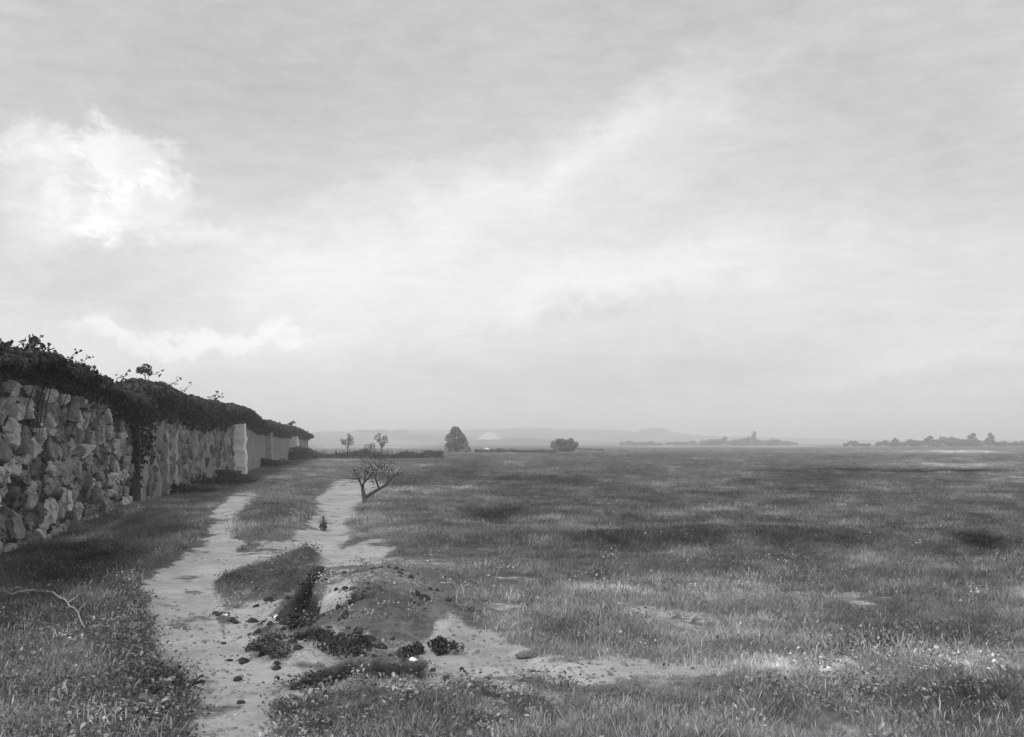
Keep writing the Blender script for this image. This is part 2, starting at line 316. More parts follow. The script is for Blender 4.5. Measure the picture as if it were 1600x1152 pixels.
def plan(x, y):
    """dirt 0..1, tone -1..1, relief (m), pit 0..1 at ground points"""
    x = np.asarray(x, float); y = np.asarray(y, float)
    u, v = uv(x, y); uw, vw = WARP(u, v); brk = np.clip(1 + 1.5 * fbm(x / (.5 + y / 22), y / (.5 + y / 22), 4, 64), 0, 2); edge = 22 * fbm(x / .55, y / .7, 4, 61) * sstep(v, 720, 860) + 3 * fbm(x / .5, y / .8, 3, 62)
    dirt = np.zeros(x.shape); tone = np.zeros(x.shape); h = np.zeros(x.shape); pit = np.zeros(x.shape)
    for poly, k, soft in DIRT: dirt = np.maximum(dirt, k * sstep(sdist(poly, uw, vw) + edge, -soft * 1.7 - 5, soft * 1.7 - 5))
    h -= 0.03 * dirt * sstep(v, 740, 860)
    bare = fbm(x / .9, y / 1.1, 4, 65); dirt = np.maximum(dirt, .6 * sstep(bare, .22, .5) * sstep(v, 850, 920) * sstep(u, 640, 760)); dirt *= 1 - .55 * sstep(fbm(x / .45, y / .6, 4, 67), .12, .45)
    for poly in TURF:
        s = sdist(poly, uw, vw); a = sstep(s, -5, 5); dirt *= 1 - 0.95 * a; tone -= 0.45 * a; h += 0.13 * sstep(s, -4, 14)
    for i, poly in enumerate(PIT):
        s = sdist(poly, uw, vw); a = sstep(s, -2, 3); dirt *= 1 - a; tone -= (1.3, 1.9)[i] * a; pit = np.maximum(pit, a); h -= (0.24, 0.16)[i] * sstep(s, -2, 7)  # pits: recess shade painted into the turf tone, besides the real depth
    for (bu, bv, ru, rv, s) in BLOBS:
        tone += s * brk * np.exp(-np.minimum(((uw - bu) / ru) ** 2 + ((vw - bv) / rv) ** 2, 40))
    for line, wd, s in [([(92, 862), (150, 836), (188, 814), (216, 794)], 4.0, .8), ([(345, 958), (392, 940), (440, 914), (475, 900)], 4, .6)]:  # first line: lit bank edge painted in as a pale tone
        tone += s * np.exp(-(pdist(line, uw, vw) / wd) ** 2)
    # relief: sandy mound, hummocks, banks
    for (bu, bv, ru, rv, hh) in [(585, 955, 125, 44, .34), (425, 1002, 35, 14, .06), (1180, 856, 1, 1, 0), (600, 985, 60, 22, .10), (700, 975, 40, 22, .16), (860, 960, 150, 40, .10), (430, 815, 60, 35, .18), (600, 1108, 170, 24, .16), (160, 960, 150, 60, .12),
                                 (1180, 850, 420, 12, .25), (770, 802, 45, 12, -.2), (250, 1080, 60, 50, .08), (1350, 1050, 250, 40, .12), (640, 810, 90, 30, .12)]:
        h += hh * np.exp(-np.minimum(((u - bu) / ru) ** 2 + ((v - bv) / rv) ** 2, 40))
    rough = np.exp(-np.minimum(((u - 520) / 190) ** 2 + ((v - 960) / 85) ** 2, 40) ** 1.5)
    h += rough * (.07 * fbm(x / .45, y / .5, 4, 81) + .05 * np.abs(fbm(x / .22, y / .25, 3, 83)))
    near = sstep(y, 400, 30)
    h += near * (0.10 * fbm(x / 5.0, y / 5.0, 4, 3) + 0.03 * fbm(x / 0.7, y / 0.7, 3, 9)) + (0.014 * fbm(x / 0.16, y / 0.16, 2, 21) + 0.03 * dirt * fbm(x / 0.35, y / 0.55, 3, 25)) * sstep(y, 32, 14)
    h += 0.5 * fbm(x / 260.0, y / 260.0, 3, 33) * sstep(y, 120, 700)
    return dirt, tone, h, pit
def Z(x, y): return float(plan(np.array([x]), np.array([y]))[2][0])
def at(px, py):                  # ground point seen at a photo position
    h = 0.0
    for _ in range(4):
        d = F * (EYE - h) / (py - HZ); x = (px - CX) * d / F; h = Z(x, d)
    return np.array([x, d, h])
def at_d(px, d): x = (px - CX) * d / F; return np.array([x, d, Z(x, d)])

# ------------------------------------------------------------------ ground sheet
ys = [-14.0]
while ys[-1] < 5.6: ys.append(ys[-1] + 0.28)
while ys[-1] < 42: ys.append(ys[-1] * 1.0052)
while ys[-1] < 5000: ys.append(ys[-1] * 1.02)
ys = np.array(ys); nc = 640
s_ = np.linspace(-1, 1, nc); t_ = np.sign(s_) * (0.62 * np.abs(s_) + 0.38 * np.abs(s_) ** 3)
wd = 0.72 * np.maximum(ys, 0) + 9
X = wd[:, None] * t_[None]; Y = np.repeat(ys[:, None], nc, 1)
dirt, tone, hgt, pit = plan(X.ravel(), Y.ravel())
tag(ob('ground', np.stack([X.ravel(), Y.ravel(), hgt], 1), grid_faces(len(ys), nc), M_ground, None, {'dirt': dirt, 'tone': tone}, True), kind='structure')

# ------------------------------------------------------------------ hills on the horizon
def ridge(name, prof, d, depth, rough, seed, sc=18.0):
    prof = np.array(prof, float); n = 420; us = np.linspace(prof[0, 0], prof[-1, 0], n); vsr = np.interp(us, prof[:, 0], prof[:, 1])
    xs = (us - CX) * d / F; zt = EYE + (HZ - vsr) * d / F + rough * (fbm(xs / sc, xs * 0, 4, seed)) * np.clip((HZ - vsr) / 6, 0, 1)
    k = 17; tt = np.linspace(-1, 1, k); V = []
    for j, t in enumerate(tt):
        pr = (1 - abs(t) ** 1.7)
        z = -1.5 + (zt + 1.5) * pr + (rough * 0.6 * fbm(xs / sc + 5 * t, xs * 0 + 7 * t, 3, seed + 5) * pr if 0 < j < k - 1 and t else 0)
        V.append(np.stack([xs, np.full(n, d) + t * depth, z], 1))
    return tag(ob(name, np.concatenate(V), grid_faces(k, n), M_hill, None, None, True), kind='structure')
ridge('hills', [(-900, 690), (-200, 676), (300, 672), (480, 676), (600, 673), (760, 671), (850, 670), (960, 672), (1010, 678), (1180, 684), (1330, 687), (1500, 688), (2300, 687)], 1900, 450, 2.0, 3, 40)
ridge('hills', [(-300, 691), (380, 684), (480, 680), (500, 675), (530, 673), (548, 676), (575, 671), (620, 672), (632, 671), (650, 679), (700, 683), (745, 684), (830, 684), (905, 688), (960, 691)], 1350, 250, 2.4, 11, 16)
ridge('hills', [(950, 690), (975, 682), (992, 676), (1003, 671), (1018, 669), (1032, 670), (1046, 675), (1055, 676), (1066, 679), (1090, 684), (1150, 687), (1250, 690)], 1650, 220, 3.0, 17, 22)
ridge('hills', [(690, 692), (740, 688), (790, 684.5), (840, 685), (880, 689), (900, 692)], 900, 60, 1.2, 23, 9)

# ------------------------------------------------------------------ the wall
WP = np.array([[7.0, -5.6], [12, -6.75], [16.9, -7.9], [24, -9.45], [32.3, -11.1], [48, -13.7], [65, -16.2], [100, -21.1], [150, -27.9]])
def wx(d): return np.interp(d, WP[:, 0], WP[:, 1])
def wall_d(u):                   # depth at which the wall's line is crossed by the photo column u
    dd = np.linspace(7, 150, 6000); return np.interp(u, CX + F * wx(dd) / dd, dd)
def wall_frame(d):
    d = np.asarray(d, float); e = 0.8; t = np.stack([wx(d + e) - wx(d - e), np.full_like(d, 2 * e)], -1); t /= np.linalg.norm(t, axis=-1)[..., None]
    return t, np.stack([t[..., 1], -t[..., 0]], -1)      # direction, right-hand normal
def slab(acc, d0, d1, z0, z1, off0, off1, step, rough=0.0, tone=0.3, topn=0.12, seed=1):
    """closed wall body between depths; off = offset from the wall line (front face off1)"""
    n = max(3, int((d1 - d0) / step)); d = np.linspace(d0, d1, n); t, nr = wall_frame(d); p = np.stack([wx(d), d], 1)
    nz = max(3, int((z1 - z0) / step)); zz = np.linspace(0, 1, nz)
    top = z1 + topn * fbm(d * 0.9, d * 0, 3, seed)
    rows = []
    for q in zz:
        z = z0 + (top - z0) * q; o = off1 + rough * (fbm(d * 1.3, z * 1.3, 4, seed) + 0.4 * fbm(d * 5, z * 5, 2, seed + 3))
        rows.append(np.concatenate([p + nr * o[:, None] if np.ndim(o) else p + nr * o, z[:, None]], 1))
    for o in (off0 + (off1 - off0) * 0.5, off0): rows.append(np.concatenate([p + nr * o, (top + 0.04)[:, None]], 1))
    rows.append(np.concatenate([p + nr * off0, np.full((n, 1), z0)], 1))
    V = np.concatenate(rows); nr_ = len(rows); F4 = grid_faces(nr_, n)
    ends = []
    for j, flip in ((0, 0), (n - 1, 1)):
        r = [k * n + j for k in range(nr_)]
        for k in range((nr_ - 1) // 2):
            a, b, c, e = r[k], r[k + 1], r[nr_ - 2 - k], r[nr_ - 1 - k]
            if len({a, b, c, e}) == 4: ends.append((a, b, c, e) if flip else (e, c, b, a))
    acc.add(V, np.vstack([F4, np.array(ends)]), None, tone)
def clip_poly(poly, m, nrm):
    out = []
    for a, b in zip(poly, poly[1:] + poly[:1]):
        da = (a[0] - m[0]) * nrm[0] + (a[1] - m[1]) * nrm[1]; db = (b[0] - m[0]) * nrm[0] + (b[1] - m[1]) * nrm[1]
        if da <= 0: out.append(a)
        if (da < 0 < db) or (db < 0 < da): q = da / (da - db); out.append((a[0] + (b[0] - a[0]) * q, a[1] + (b[1] - a[1]) * q))
    return out
def rubble(acc, d0, d1, z0, z1, off, cw, ch, gap, depth, rng, tlo, thi, hole=0.05):
    L = d1 - d0; seeds = []; z = z0; row = 0
    while z < z1:
        hh = ch * rng.uniform(.75, 1.35); s = -cw * rng.uniform(0, 1)
        while s < L + cw:
            wv = cw * rng.uniform(.55, 1.6); seeds.append((s + wv / 2 + rng.normal(0, .05), z + hh / 2 + rng.normal(0, .3) * ch)); s += wv
        z += hh; row += 1
    S = np.array(seeds)
    for i, c in enumerate(seeds):
        if not (0 <= c[0] <= L) or rng.uniform() < hole: continue
        dd = np.hypot(S[:, 0] - c[0], (S[:, 1] - c[1])); idx = np.argsort(dd)[1:22]
        poly = [(max(0, c[0] - 1), max(z0, c[1] - 1)), (min(L, c[0] + 1), max(z0, c[1] - 1)), (min(L, c[0] + 1), min(z1, c[1] + 1)), (max(0, c[0] - 1), min(z1, c[1] + 1))]
        for j in idx:
            m = (S[j] + np.array(c)) / 2; nm = S[j] - np.array(c); poly = clip_poly(poly, m, nm)
            if len(poly) < 3: break
        if len(poly) < 3: continue
        pl = np.array(poly); ce = pl.mean(0)
        # resample outline, round the corners
        per = np.vstack([pl, pl[:1]]); sl_ = np.r_[0, np.cumsum(np.hypot(*np.diff(per, axis=0).T))]; n = 18
        q = np.linspace(0, sl_[-1], n, endpoint=False); o = np.stack([np.interp(q, sl_, per[:, 0]), np.interp(q, sl_, per[:, 1])], 1)
        for _ in range(1): o = 0.5 * o + 0.25 * (np.roll(o, 1, 0) + np.roll(o, -1, 0))
        r = o - ce; ln = np.hypot(*r.T); o = ce + r * np.maximum(0.3, (ln - gap * rng.uniform(.5, 1.7)) / (ln + 1e-6))[:, None] * (1 + rng.normal(0, .035, (n, 1)))
        if sl_[-1] < 0.25: continue
        dp = depth * rng.uniform(.5, 1.5); tilt = rng.normal(0, .22, 2); rings = []
        for f, hh, nz in ((1.02, -0.08, 0), (1.0, .5 * dp, .012), (.93, .85 * dp, .02), (.6, 1.0 * dp, .03), (0.25, 1.02 * dp, .03)):
            pt = ce + (o - ce) * f; dz = hh + (((pt - ce) @ tilt) * (hh > 0)) + rng.normal(0, nz, n)
            rings.append(np.c_[pt, dz])
        G = np.concatenate(rings + [np.array([[ce[0], ce[1], 1.1 * dp]])]); k = len(rings)
        d = d0 + G[:, 0]; t, nr = wall_frame(d); xy = np.stack([wx(d), d], 1) + nr * (off + G[:, 2])[:, None]
        V = np.c_[xy, G[:, 1]]; i0 = np.arange(k - 1)[:, None] * n; j = np.arange(n)[None]; j2 = (j + 1) % n
        F4 = np.stack([i0 + j, i0 + j2, i0 + n + j2, i0 + n + j], -1).reshape(-1, 4); jj = np.arange(n)
        F3 = np.stack([(k - 1) * n + jj, (k - 1) * n + (jj + 1) % n, np.full(n, k * n)], 1)
        acc.add(V, F4, F3, rng.uniform(tlo, thi) * (rng.uniform(.55, .8) if rng.uniform() < .3 else 1))
D_A, D_B, D_END = 32.0, 61.5, 150.0
rw = np.random.default_rng(3)
wall1 = empty('stone_wall', (wx(16.0), 16.0, 0), 'rough rubble stone wall nearest the viewer, big uneven stones with dark joints', 'wall')
def local(o, parent):            # mesh data are built in world space; keep the parent's offset out
    o.matrix_parent_inverse = parent.matrix_world.inverted() if False else __import__('mathutils').Matrix.Translation(-Vector(parent.location)); return o
a = Acc(); slab(a, 7.2, D_A - 0.25, -0.4, 2.78, -0.55, -0.05, 0.3, 0.05, seed=4); local(a.ob('wall_core', M_mortar, wall1), wall1)
a = Acc(); rubble(a, 9.0, D_A - 0.3, -0.2, 2.78, -0.10, 0.20, 0.15, 0.012, 0.05, rw, .07, .2, .06); rubble(a, 9.0, D_A - 0.3, -0.2, 2.78, -0.06, 0.54, 0.40, 0.042, 0.10, rw, .22, .66, .08); local(a.ob('stone_facing', M_stone, wall1), wall1)
wall2 = empty('stone_wall', (wx(46.0), 46.0, 0), 'middle stretch of the field wall, plastered and streaked, between rubble stones and white buttress', 'wall')
a = Acc(); slab(a, D_A, D_B, -0.4, 2.8, -0.55, 0.12, 0.16, 0.10, 0.27, seed=8); local(a.ob('plaster_face', M_plaster, wall2, True), wall2)
a = Acc(); rubble(a, D_A + .2, D_B, -0.2, 2.7, 0.09, 0.6, 0.42, 0.05, 0.07, rw, .16, .42, 0.35); local(a.ob('stone_facing', M_stone, wall2), wall2)
def pillar(name, parent, d, o0, o1, ln, z1, m, seed):
    n = 9; rng = np.random.default_rng(seed); acc = Acc(); t, nr = wall_frame(np.array([d])); t, nr = t[0], nr[0]; b = np.array([wx(d), d]); rows = []
    zs = np.linspace(-0.4, z1, 16)
    for z in zs:
        ring = [(-ln, o0), (-ln, o0 * .5 + o1 * .5), (-ln, o1), (0, o1 * 1.02), (ln, o1), (ln, o0)]
        tp = 1 - 0.10 * (z / z1); rows.append([[*(b + t * (p + ln * .05 * math.sin(z * 2.3 + seed)) * tp + nr * (o0 + (q - o0) * tp) + rng.normal(0, .03, 2)), z + rng.normal(0, .03)] for p, q in ring])
    V = np.array(rows).reshape(-1, 3); k = 6; i = np.arange(len(zs) - 1)[:, None] * k; j = np.arange(k)[None]; j2 = (j + 1) % k
    F4 = np.stack([i + j, i + j2, i + k + j2, i + k + j], -1).reshape(-1, 4); e = (len(zs) - 1) * k
    acc.add(V, np.vstack([F4, [[e, e + 1, e + 2, e + 5], [e + 2, e + 3, e + 4, e + 5]]]), None, .4)
    return local(acc.ob(name, m, parent), parent)
pillar('pier', wall2, D_A - 0.1, -0.3, 0.24, 0.14, 2.75, M_stone, 1)
pillar('pilaster', wall2, wall_d(251), 0.0, 0.26, 0.22, 2.6, M_stone, 2)
pillar('pilaster', wall2, wall_d(268), 0.0, 0.2, 0.3, 2.3, M_stone, 3)
wall3 = empty('stone_wall', (wx(100.0), 100.0, 0), 'farthest stretch of the field wall, beyond the white buttress, running to the dark bush', 'wall')
a = Acc(); slab(a, D_B, D_END, -0.4, 2.75, -0.55, 0.05, 0.3, 0.10, 0.30, seed=12); local(a.ob('plaster_face', M_plaster, wall3, True), wall3)
b1 = empty('buttress', (wx(D_B + .2), D_B + .2, 0), 'tall whitewashed buttress standing out from the middle of the field wall', 'buttress')
pillar('shaft', b1, D_B + .2, -0.1, 0.78, 0.7, 2.8, M_white, 5)
db = float(wall_d(452)); b2 = empty('buttress', (wx(db), db, 0), 'smaller pale buttress near the far end of the wall, beside the dark bush', 'buttress')
pillar('shaft', b2, db, -0.1, 0.95, 1.1, 2.35, M_white, 6)
db = float(wall_d(416)); b3 = empty('buttress', (wx(db), db, 0), 'dull grey low buttress between the whitewashed one and the far pale one', 'buttress')
pillar('shaft', b3, db, -0.1, 0.5, 0.8, 2.5, M_plaster, 7)

# ------------------------------------------------------------------ ivy over the wall
TOPC = np.array([(-400, 520), (-100, 528), (10, 538), (40, 536), (70, 548), (100, 564), (130, 576), (150, 592), (165, 602), (178, 592), (205, 588), (235, 585), (262, 592), (282, 611), (297, 611), (317, 615), (340, 623), (370, 628), (392, 640), (400, 650), (431, 658), (455, 663), (472, 671), (482, 680)], float)
BOTC = np.array([(-400, 545), (-100, 572), (10, 584), (50, 590), (100, 608), (150, 628), (170, 646), (196, 652), (202, 700), (205, 775), (208, 700), (211, 652), (228, 652), (262, 656), (310, 670), (340, 668), (370, 661), (400, 676), (440, 682), (482, 686)], float)
def ivy(u0, u1, n, leaf, label, seed, d_lo=None, thick=0.5):
    rng = np.random.default_rng(seed); d0 = float(wall_d(u0)) if d_lo is None else d_lo; d1 = float(wall_d(u1))
    d = rng.uniform(d0, d1, n); u = CX + F * wx(d) / d
    zt = EYE + (HZ - np.interp(u, TOPC[:, 0], TOPC[:, 1])) * d / F; zb = EYE + (HZ - np.interp(u, BOTC[:, 0], BOTC[:, 1])) * d / F
    rag = 0.22 * fbm(d * 1.7, d * 0, 4, seed); zb = zb + 0.12 - 0.3 * np.abs(rag) + 0.3 * (vn(d * 2.2, d * 0, seed + 4) ** 3); zt = zt - .26 + 0.14 * fbm(d * 1.4, d * 0 + 3, 3, seed + 1)
    th = rng.uniform(-0.25 * np.pi, 1.15 * np.pi, n)                      # angle round the cross-section: 0 front .. pi back
    rad = 0.62 + 0.38 * rng.uniform(0, 1, n) ** .5 + 0.34 * fbm(d * 1.2, th * 1.3, 3, seed + 2)
    zc = (zt + zb) / 2; hz = np.maximum((zt - zb) / 2, .15)
    o = -0.22 + (thick + .28) * np.cos(th) * rad; z = zc + hz * np.sin(th) * rad
    low = rng.uniform(0, 1, n) < 0.12; z = np.where(low, zb + rng.uniform(-.22, .3, n) * (0.4 + vn(d * 3, d * 0, seed + 9)), z); o = np.where(low, rng.uniform(.08, .3, n), o)
    t, nr = wall_frame(d); V = np.c_[np.stack([wx(d), d], 1) + nr * o[:, None], z]
    out = np.c_[nr * np.cos(th)[:, None], np.sin(th) + 0.25]
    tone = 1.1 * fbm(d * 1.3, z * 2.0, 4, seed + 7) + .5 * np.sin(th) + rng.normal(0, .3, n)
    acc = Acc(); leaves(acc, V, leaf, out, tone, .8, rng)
    b = np.array([wx((d0 + d1) / 2), (d0 + d1) / 2, 2.7])
    root = acc.ob('ivy', M_ivy); tag(root, label, 'ivy', 'ivy growing over the field wall')
    for k in range(int(10 + min(d1 - d0, 40) / 4)):
        st = Acc()
        dd = rng.uniform(d0 + .2, d1 - .2); uu = CX + F * wx(dd) / dd; top = EYE + (HZ - np.interp(uu, TOPC[:, 0], TOPC[:, 1])) * dd / F; t1, n1 = wall_frame(np.array([dd]))
        if rng.uniform() < .86:    # hanging strand
            p = [[*(np.array([wx(dd), dd]) + n1[0] * q + t1[0] * rng.normal(0, .1)), zz] for q, zz in ((.1, top - .5), (.42, top - .6), (.3, top - 1.0), (.24, top - rng.uniform(1.1, 1.7)))]
        else:                     # twig standing up out of the mass
            p = [[*(np.array([wx(dd), dd]) + n1[0] * q + t1[0] * (rng.normal(0, .12) + i * .08)), zz] for i, (q, zz) in enumerate(((-.2, top - .4), (-.1, top), (.05, top + .06), (.2, top + rng.uniform(.1, .25))))]
            lp = np.array(p[1:]).repeat(4, 0) + rng.normal(0, .06, (12, 3)); ac2 = leaves(st, lp, leaf * .8, None, rng.normal(-.3, .3, 12), .7, rng)
        tube(st, p, [leaf * .12, leaf * .1, leaf * .08, leaf * .04], 5, -.3)
        st.ob('stem', M_leaf_dark, root)
    return root
ivy(10, 163, 34000, .105, 'dark ivy mound draped over the rubble wall at the left edge', 21, d_lo=8.5)
IVY2 = ivy(166, 292, 26000, .13, 'rounded dark ivy hump with a sapling sprouting from its top', 22, thick=.55)
_d = 31.55; _t, _n = wall_frame(np.array([_d])); _a = Acc(); _p = np.array([wx(_d), _d])
tube(_a, [[*(_p + _n[0] * .10 + _t[0] * q), z] for q, z in ((-.05, -.15), (0, .5), (.06, 1.1), (-.04, 1.7), (.02, 2.3), (0, 2.75))], [.20, .17, .15, .16, .14, .12], 8, -.4)
_a.ob('trunk', M_bark, IVY2)
ivy(285, 398, 26000, .19, 'long sloping ivy bank hanging above the plastered wall and white buttress', 23, thick=.6)
ivy(396, 483, 22000, .30, 'low ivy cap tapering down to the far end of the wall', 24, thick=.7)

# ------------------------------------------------------------------ plants: generic crown builder
def crown(clumps, leaf, rng, tmid=0.0, dens=1.0, squash=1.0):
    acc = Acc()
    for (c, r, n) in clumps:
        n = int(n * dens); p, d = sphere_pts(n, rng); r = np.broadcast_to(r, (3,))
        p = p * (1 + 0.25 * fbm(d[:, 0] * 2 + c[0], d[:, 1] * 2 + d[:, 2] * 3, 3, int(rng.integers(99))))[:, None]
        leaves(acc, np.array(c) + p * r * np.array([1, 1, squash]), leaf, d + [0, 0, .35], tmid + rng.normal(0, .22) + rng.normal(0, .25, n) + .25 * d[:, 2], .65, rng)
    return acc
# leaning little tree by the path
tb = at(570, 786); px = tb[1] / F
tree = empty('small_tree', tb, 'small leaning tree with a forked trunk, beside the sandy path', 'tree')
def tp(u, v, dy=0.0): return np.array([(u - 570) * px, dy, (786 - v) * px])
tr = Acc(); rng = np.random.default_rng(5)
tube(tr, [tp(572, 794), tp(571, 784), tp(569, 775), tp(567, 766), tp(566, 758)], [.10, .085, .065, .05, .035], 8)
tube(tr, [tp(570, 777), tp(580, 771, -.1), tp(592, 764, -.15), tp(604, 757, -.2), tp(612, 748, -.25), tp(617, 742, -.25), tp(628, 739, -.3), tp(633, 735, -.3)], [.055, .048, .042, .04, .034, .03, .022, .012], 7)
tr.ob('trunk', M_bark, tree)
for pth in [[(566, 760), (562, 748), (558, 740), (552, 735)], [(567, 760), (570, 748), (572, 738), (570, 722)], [(592, 764), (589, 754), (587, 744), (592, 730), (596, 716)], [(567, 757), (576, 744), (586, 735), (600, 728)], [(604, 757), (608, 745), (606, 735)], [(562, 748), (556, 748), (548, 748)]]:
    br = Acc(); pp = [tp(u, v, rng.normal(0, .12)) for u, v in pth]; tube(br, pp, np.linspace(.032, .01, len(pp)), 5); bo = br.ob('branch', M_bark, tree)
    for k in range(6):
        q = pp[rng.integers(1, len(pp))]; tw = Acc(); tube(tw, wobble(q, q + np.array([rng.normal(0, .14), rng.normal(0, .14), rng.uniform(.02, .22)]), 4, .015, rng), [.009, .007, .005, .003], 4); tw.ob('twig', M_bark, bo)
cl = []
for (u, v, r, n) in [(566, 737, 9, 130), (556, 747, 6, 60), (591, 734, 9, 150), (580, 741, 8, 90), (600, 727, 10, 110), (585, 722, 10, 90), (605, 738, 8, 80), (572, 725, 9, 80), (613, 733, 9, 60), (594, 711, 7, 50), (560, 730, 8, 50), (628, 737, 5, 30), (590, 746, 9, 60)]:
    cl.append((tp(u, v, rng.normal(0, .18)), r * px * 1.5, n * .85))
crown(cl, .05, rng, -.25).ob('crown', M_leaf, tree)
# sapling on the ivy
d_s = float(wall_d(226)); zs = EYE + (HZ - 590) * d_s / F; pxs = d_s / F; t1, n1 = wall_frame(np.array([d_s])); bs = np.array([wx(d_s), d_s])
sp = empty('sapling', (bs[0], bs[1], zs - .35), 'tiny sapling sprouting above the rounded ivy hump on the wall', 'sapling')
a = Acc(); tube(a, [(0, 0, 0), (.02, 0, .3), (0, 0, .5), (.05, 0, .62)], [.02, .018, .014, .006], 5); tube(a, [(0, 0, .4), (-.1, 0, .52), (-.16, .02, .58)], [.012, .01, .005], 5); a.ob('trunk', M_bark, sp)
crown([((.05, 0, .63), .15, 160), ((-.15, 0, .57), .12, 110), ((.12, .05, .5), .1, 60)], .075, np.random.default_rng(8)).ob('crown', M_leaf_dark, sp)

def far_tree(name, base, h, trunk_h, clumps, leaf, label, seed, m=M_leaf, group=None, cat='tree', tr_r=None):
    """clumps in units of h: ((x,y,z), r, n)"""
    rng = np.random.default_rng(seed); o = empty(name, base, label, cat, group); a = Acc(); r0 = tr_r or 0.035 * h
    tube(a, wobble((0, 0, -.3), (0.02 * h, 0, max(trunk_h, .25) * h), 5, .008 * h, rng), [r0 * 1.3, r0, r0 * .85, r0 * .75, r0 * .6], 7)
    for (c, r, n) in clumps[:6]:
        tube(a, wobble((0.01 * h, 0, trunk_h * h * .75), (c[0] * h, c[1] * h, c[2] * h), 4, .01 * h, rng), [r0 * .5, r0 * .4, r0 * .3, r0 * .12], 5)
    a.ob('trunk', M_bark, o)
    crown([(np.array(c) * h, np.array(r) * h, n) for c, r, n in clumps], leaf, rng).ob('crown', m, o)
    return o
def cl_cone(seed, w, n=16, k=200, z0=.12, z1=.92):
    rng = np.random.default_rng(seed); out = []
    for i in range(n):
        q = (i + .5) / n; z = z0 + (z1 - z0) * q ; ww = w * (1 - q ** 1.6) ** .6 * rng.uniform(.55, 1); th = rng.uniform(0, 6.28)
        out.append(((ww * math.cos(th) * .75, ww * math.sin(th) * .75, z), rng.uniform(.10, .16) * (1.2 - .5 * q), k))
    return out
p = at_d(712, 205); far_tree('bushy_tree', p, (HZ - 663) * 205 / F + EYE, .3, cl_cone(31, .56, 34, 150, .1, .86), .33, 'tall bushy tree tapering upward, alone on the far field edge', 31, M_leaf_hazed)
def cl_round(seed, w, n=16, k=200, hz=.8, zb=.16):
    rng = np.random.default_rng(seed); out = []
    for i in range(n):
        d = rng.normal(0, 1, 3); d /= np.linalg.norm(d); out.append(((d[0] * w * .75, d[1] * w * .6, zb + hz * .38 * (1 + d[2] * .95)), rng.uniform(.14, .22), k))
    return out
p = at_d(882, 215); far_tree('round_bush', p, (HZ - 677) * 215 / F + EYE, .3, cl_round(37, .84, 34, 170, .68, .12), .30, 'broad round-topped bush standing alone mid-horizon', 33, M_leaf_hazed, cat='bush')
p = at_d(543, 145); hh = (HZ - 678) * 145 / F + EYE
far_tree('field_tree', p, hh, .45, [((.12, 0, .8), .14, 220), ((-.17, 0, .62), .13, 200), ((.02, .05, .66), .15, 160), ((.18, 0, .6), .12, 120), ((.05, 0, .93), .09, 90), ((-.28, 0, .72), .07, 40)], .13, 'thin little tree with two dark leaf clumps, rising behind the hedge near the wall end', 35)
p = at_d(596, 145); hh = (HZ - 677) * 145 / F + EYE
far_tree('field_tree', p, hh, .45, [((-.17, 0, .78), .17, 240), ((.15, 0, .8), .13, 200), ((.0, .05, .6), .17, 240), ((.05, -.05, .5), .13, 120), ((-.1, 0, .95), .08, 60), ((.2, 0, .64), .1, 90)], .13, 'little tree with a heart-shaped crown, rising behind the hedge', 36)
p = at_d(577, 140); far_tree('bush', p, 1.9, .25, [((-.1, 0, .55), .3, 240), ((.2, 0, .72), .22, 160), ((-.3, 0, .35), .25, 160), ((.25, 0, .35), .25, 160)], .14, 'low bush between the two little trees behind the hedge', 38, cat='bush')

# dark hedge of upright stems along the far left
def hedge(u0, v0, u1, v1, hgt, n, leaf, label, seed, m=M_leaf_dark, depth=.7, rag=.5):
    rng = np.random.default_rng(seed); A, B = at(u0, v0), at(u1, v1); q = rng.uniform(0, 1, n); L = np.linalg.norm(B - A)
    hh = hgt * (1 - rag * .5 + rag * fbm(q * L / 1.6, q * 0, 4, seed)); z = rng.uniform(0, 1, n) ** .8 * hh
    Pp = A[None] + (B - A)[None] * q[:, None]; Pp = Pp + np.c_[rng.normal(0, .1, n), rng.normal(0, depth * .5, n), z - .05]
    c = Pp.mean(0); c[2] = A[2]; o = empty('hedge', c, label, 'hedge'); ac = Acc()
    leaves(ac, Pp - c, leaf, np.c_[rng.normal(0, .4, n), rng.normal(-.6, .5, n), rng.uniform(0, .6, n)], rng.normal(0, .3, n) + .5 * fbm(q * L / 1.1, z, 3, seed + 2), .45, rng)
    st = ac
    for k in range(90):
        qq = rng.uniform(0, 1); b = A + (B - A) * qq - c; b[2] = A[2] * (1 - qq) + B[2] * qq - c[2]; hh1 = hgt * rng.uniform(.7, 1.25)
        tube(st, [b + [0, 0, -.1], b + [rng.normal(0, .05), 0, hh1 * .6], b + [rng.normal(0, .12), 0, hh1]], [.03, .025, .008], 4)
    ac.ob('foliage', m, o); return o
hedge(488, 717, 692, 716, 1.0, 9000, .16, 'long low dark hedge running from the wall end below the little trees', 41)
hedge(742, 707, 868, 708, .75, 4000, .26, 'thin low hedge line leading to the round-topped bush', 43, M_leaf)
hedge(884, 702, 944, 705, .5, 1800, .3, 'short tapering hedge trailing right from the round-topped bush', 44, M_leaf)
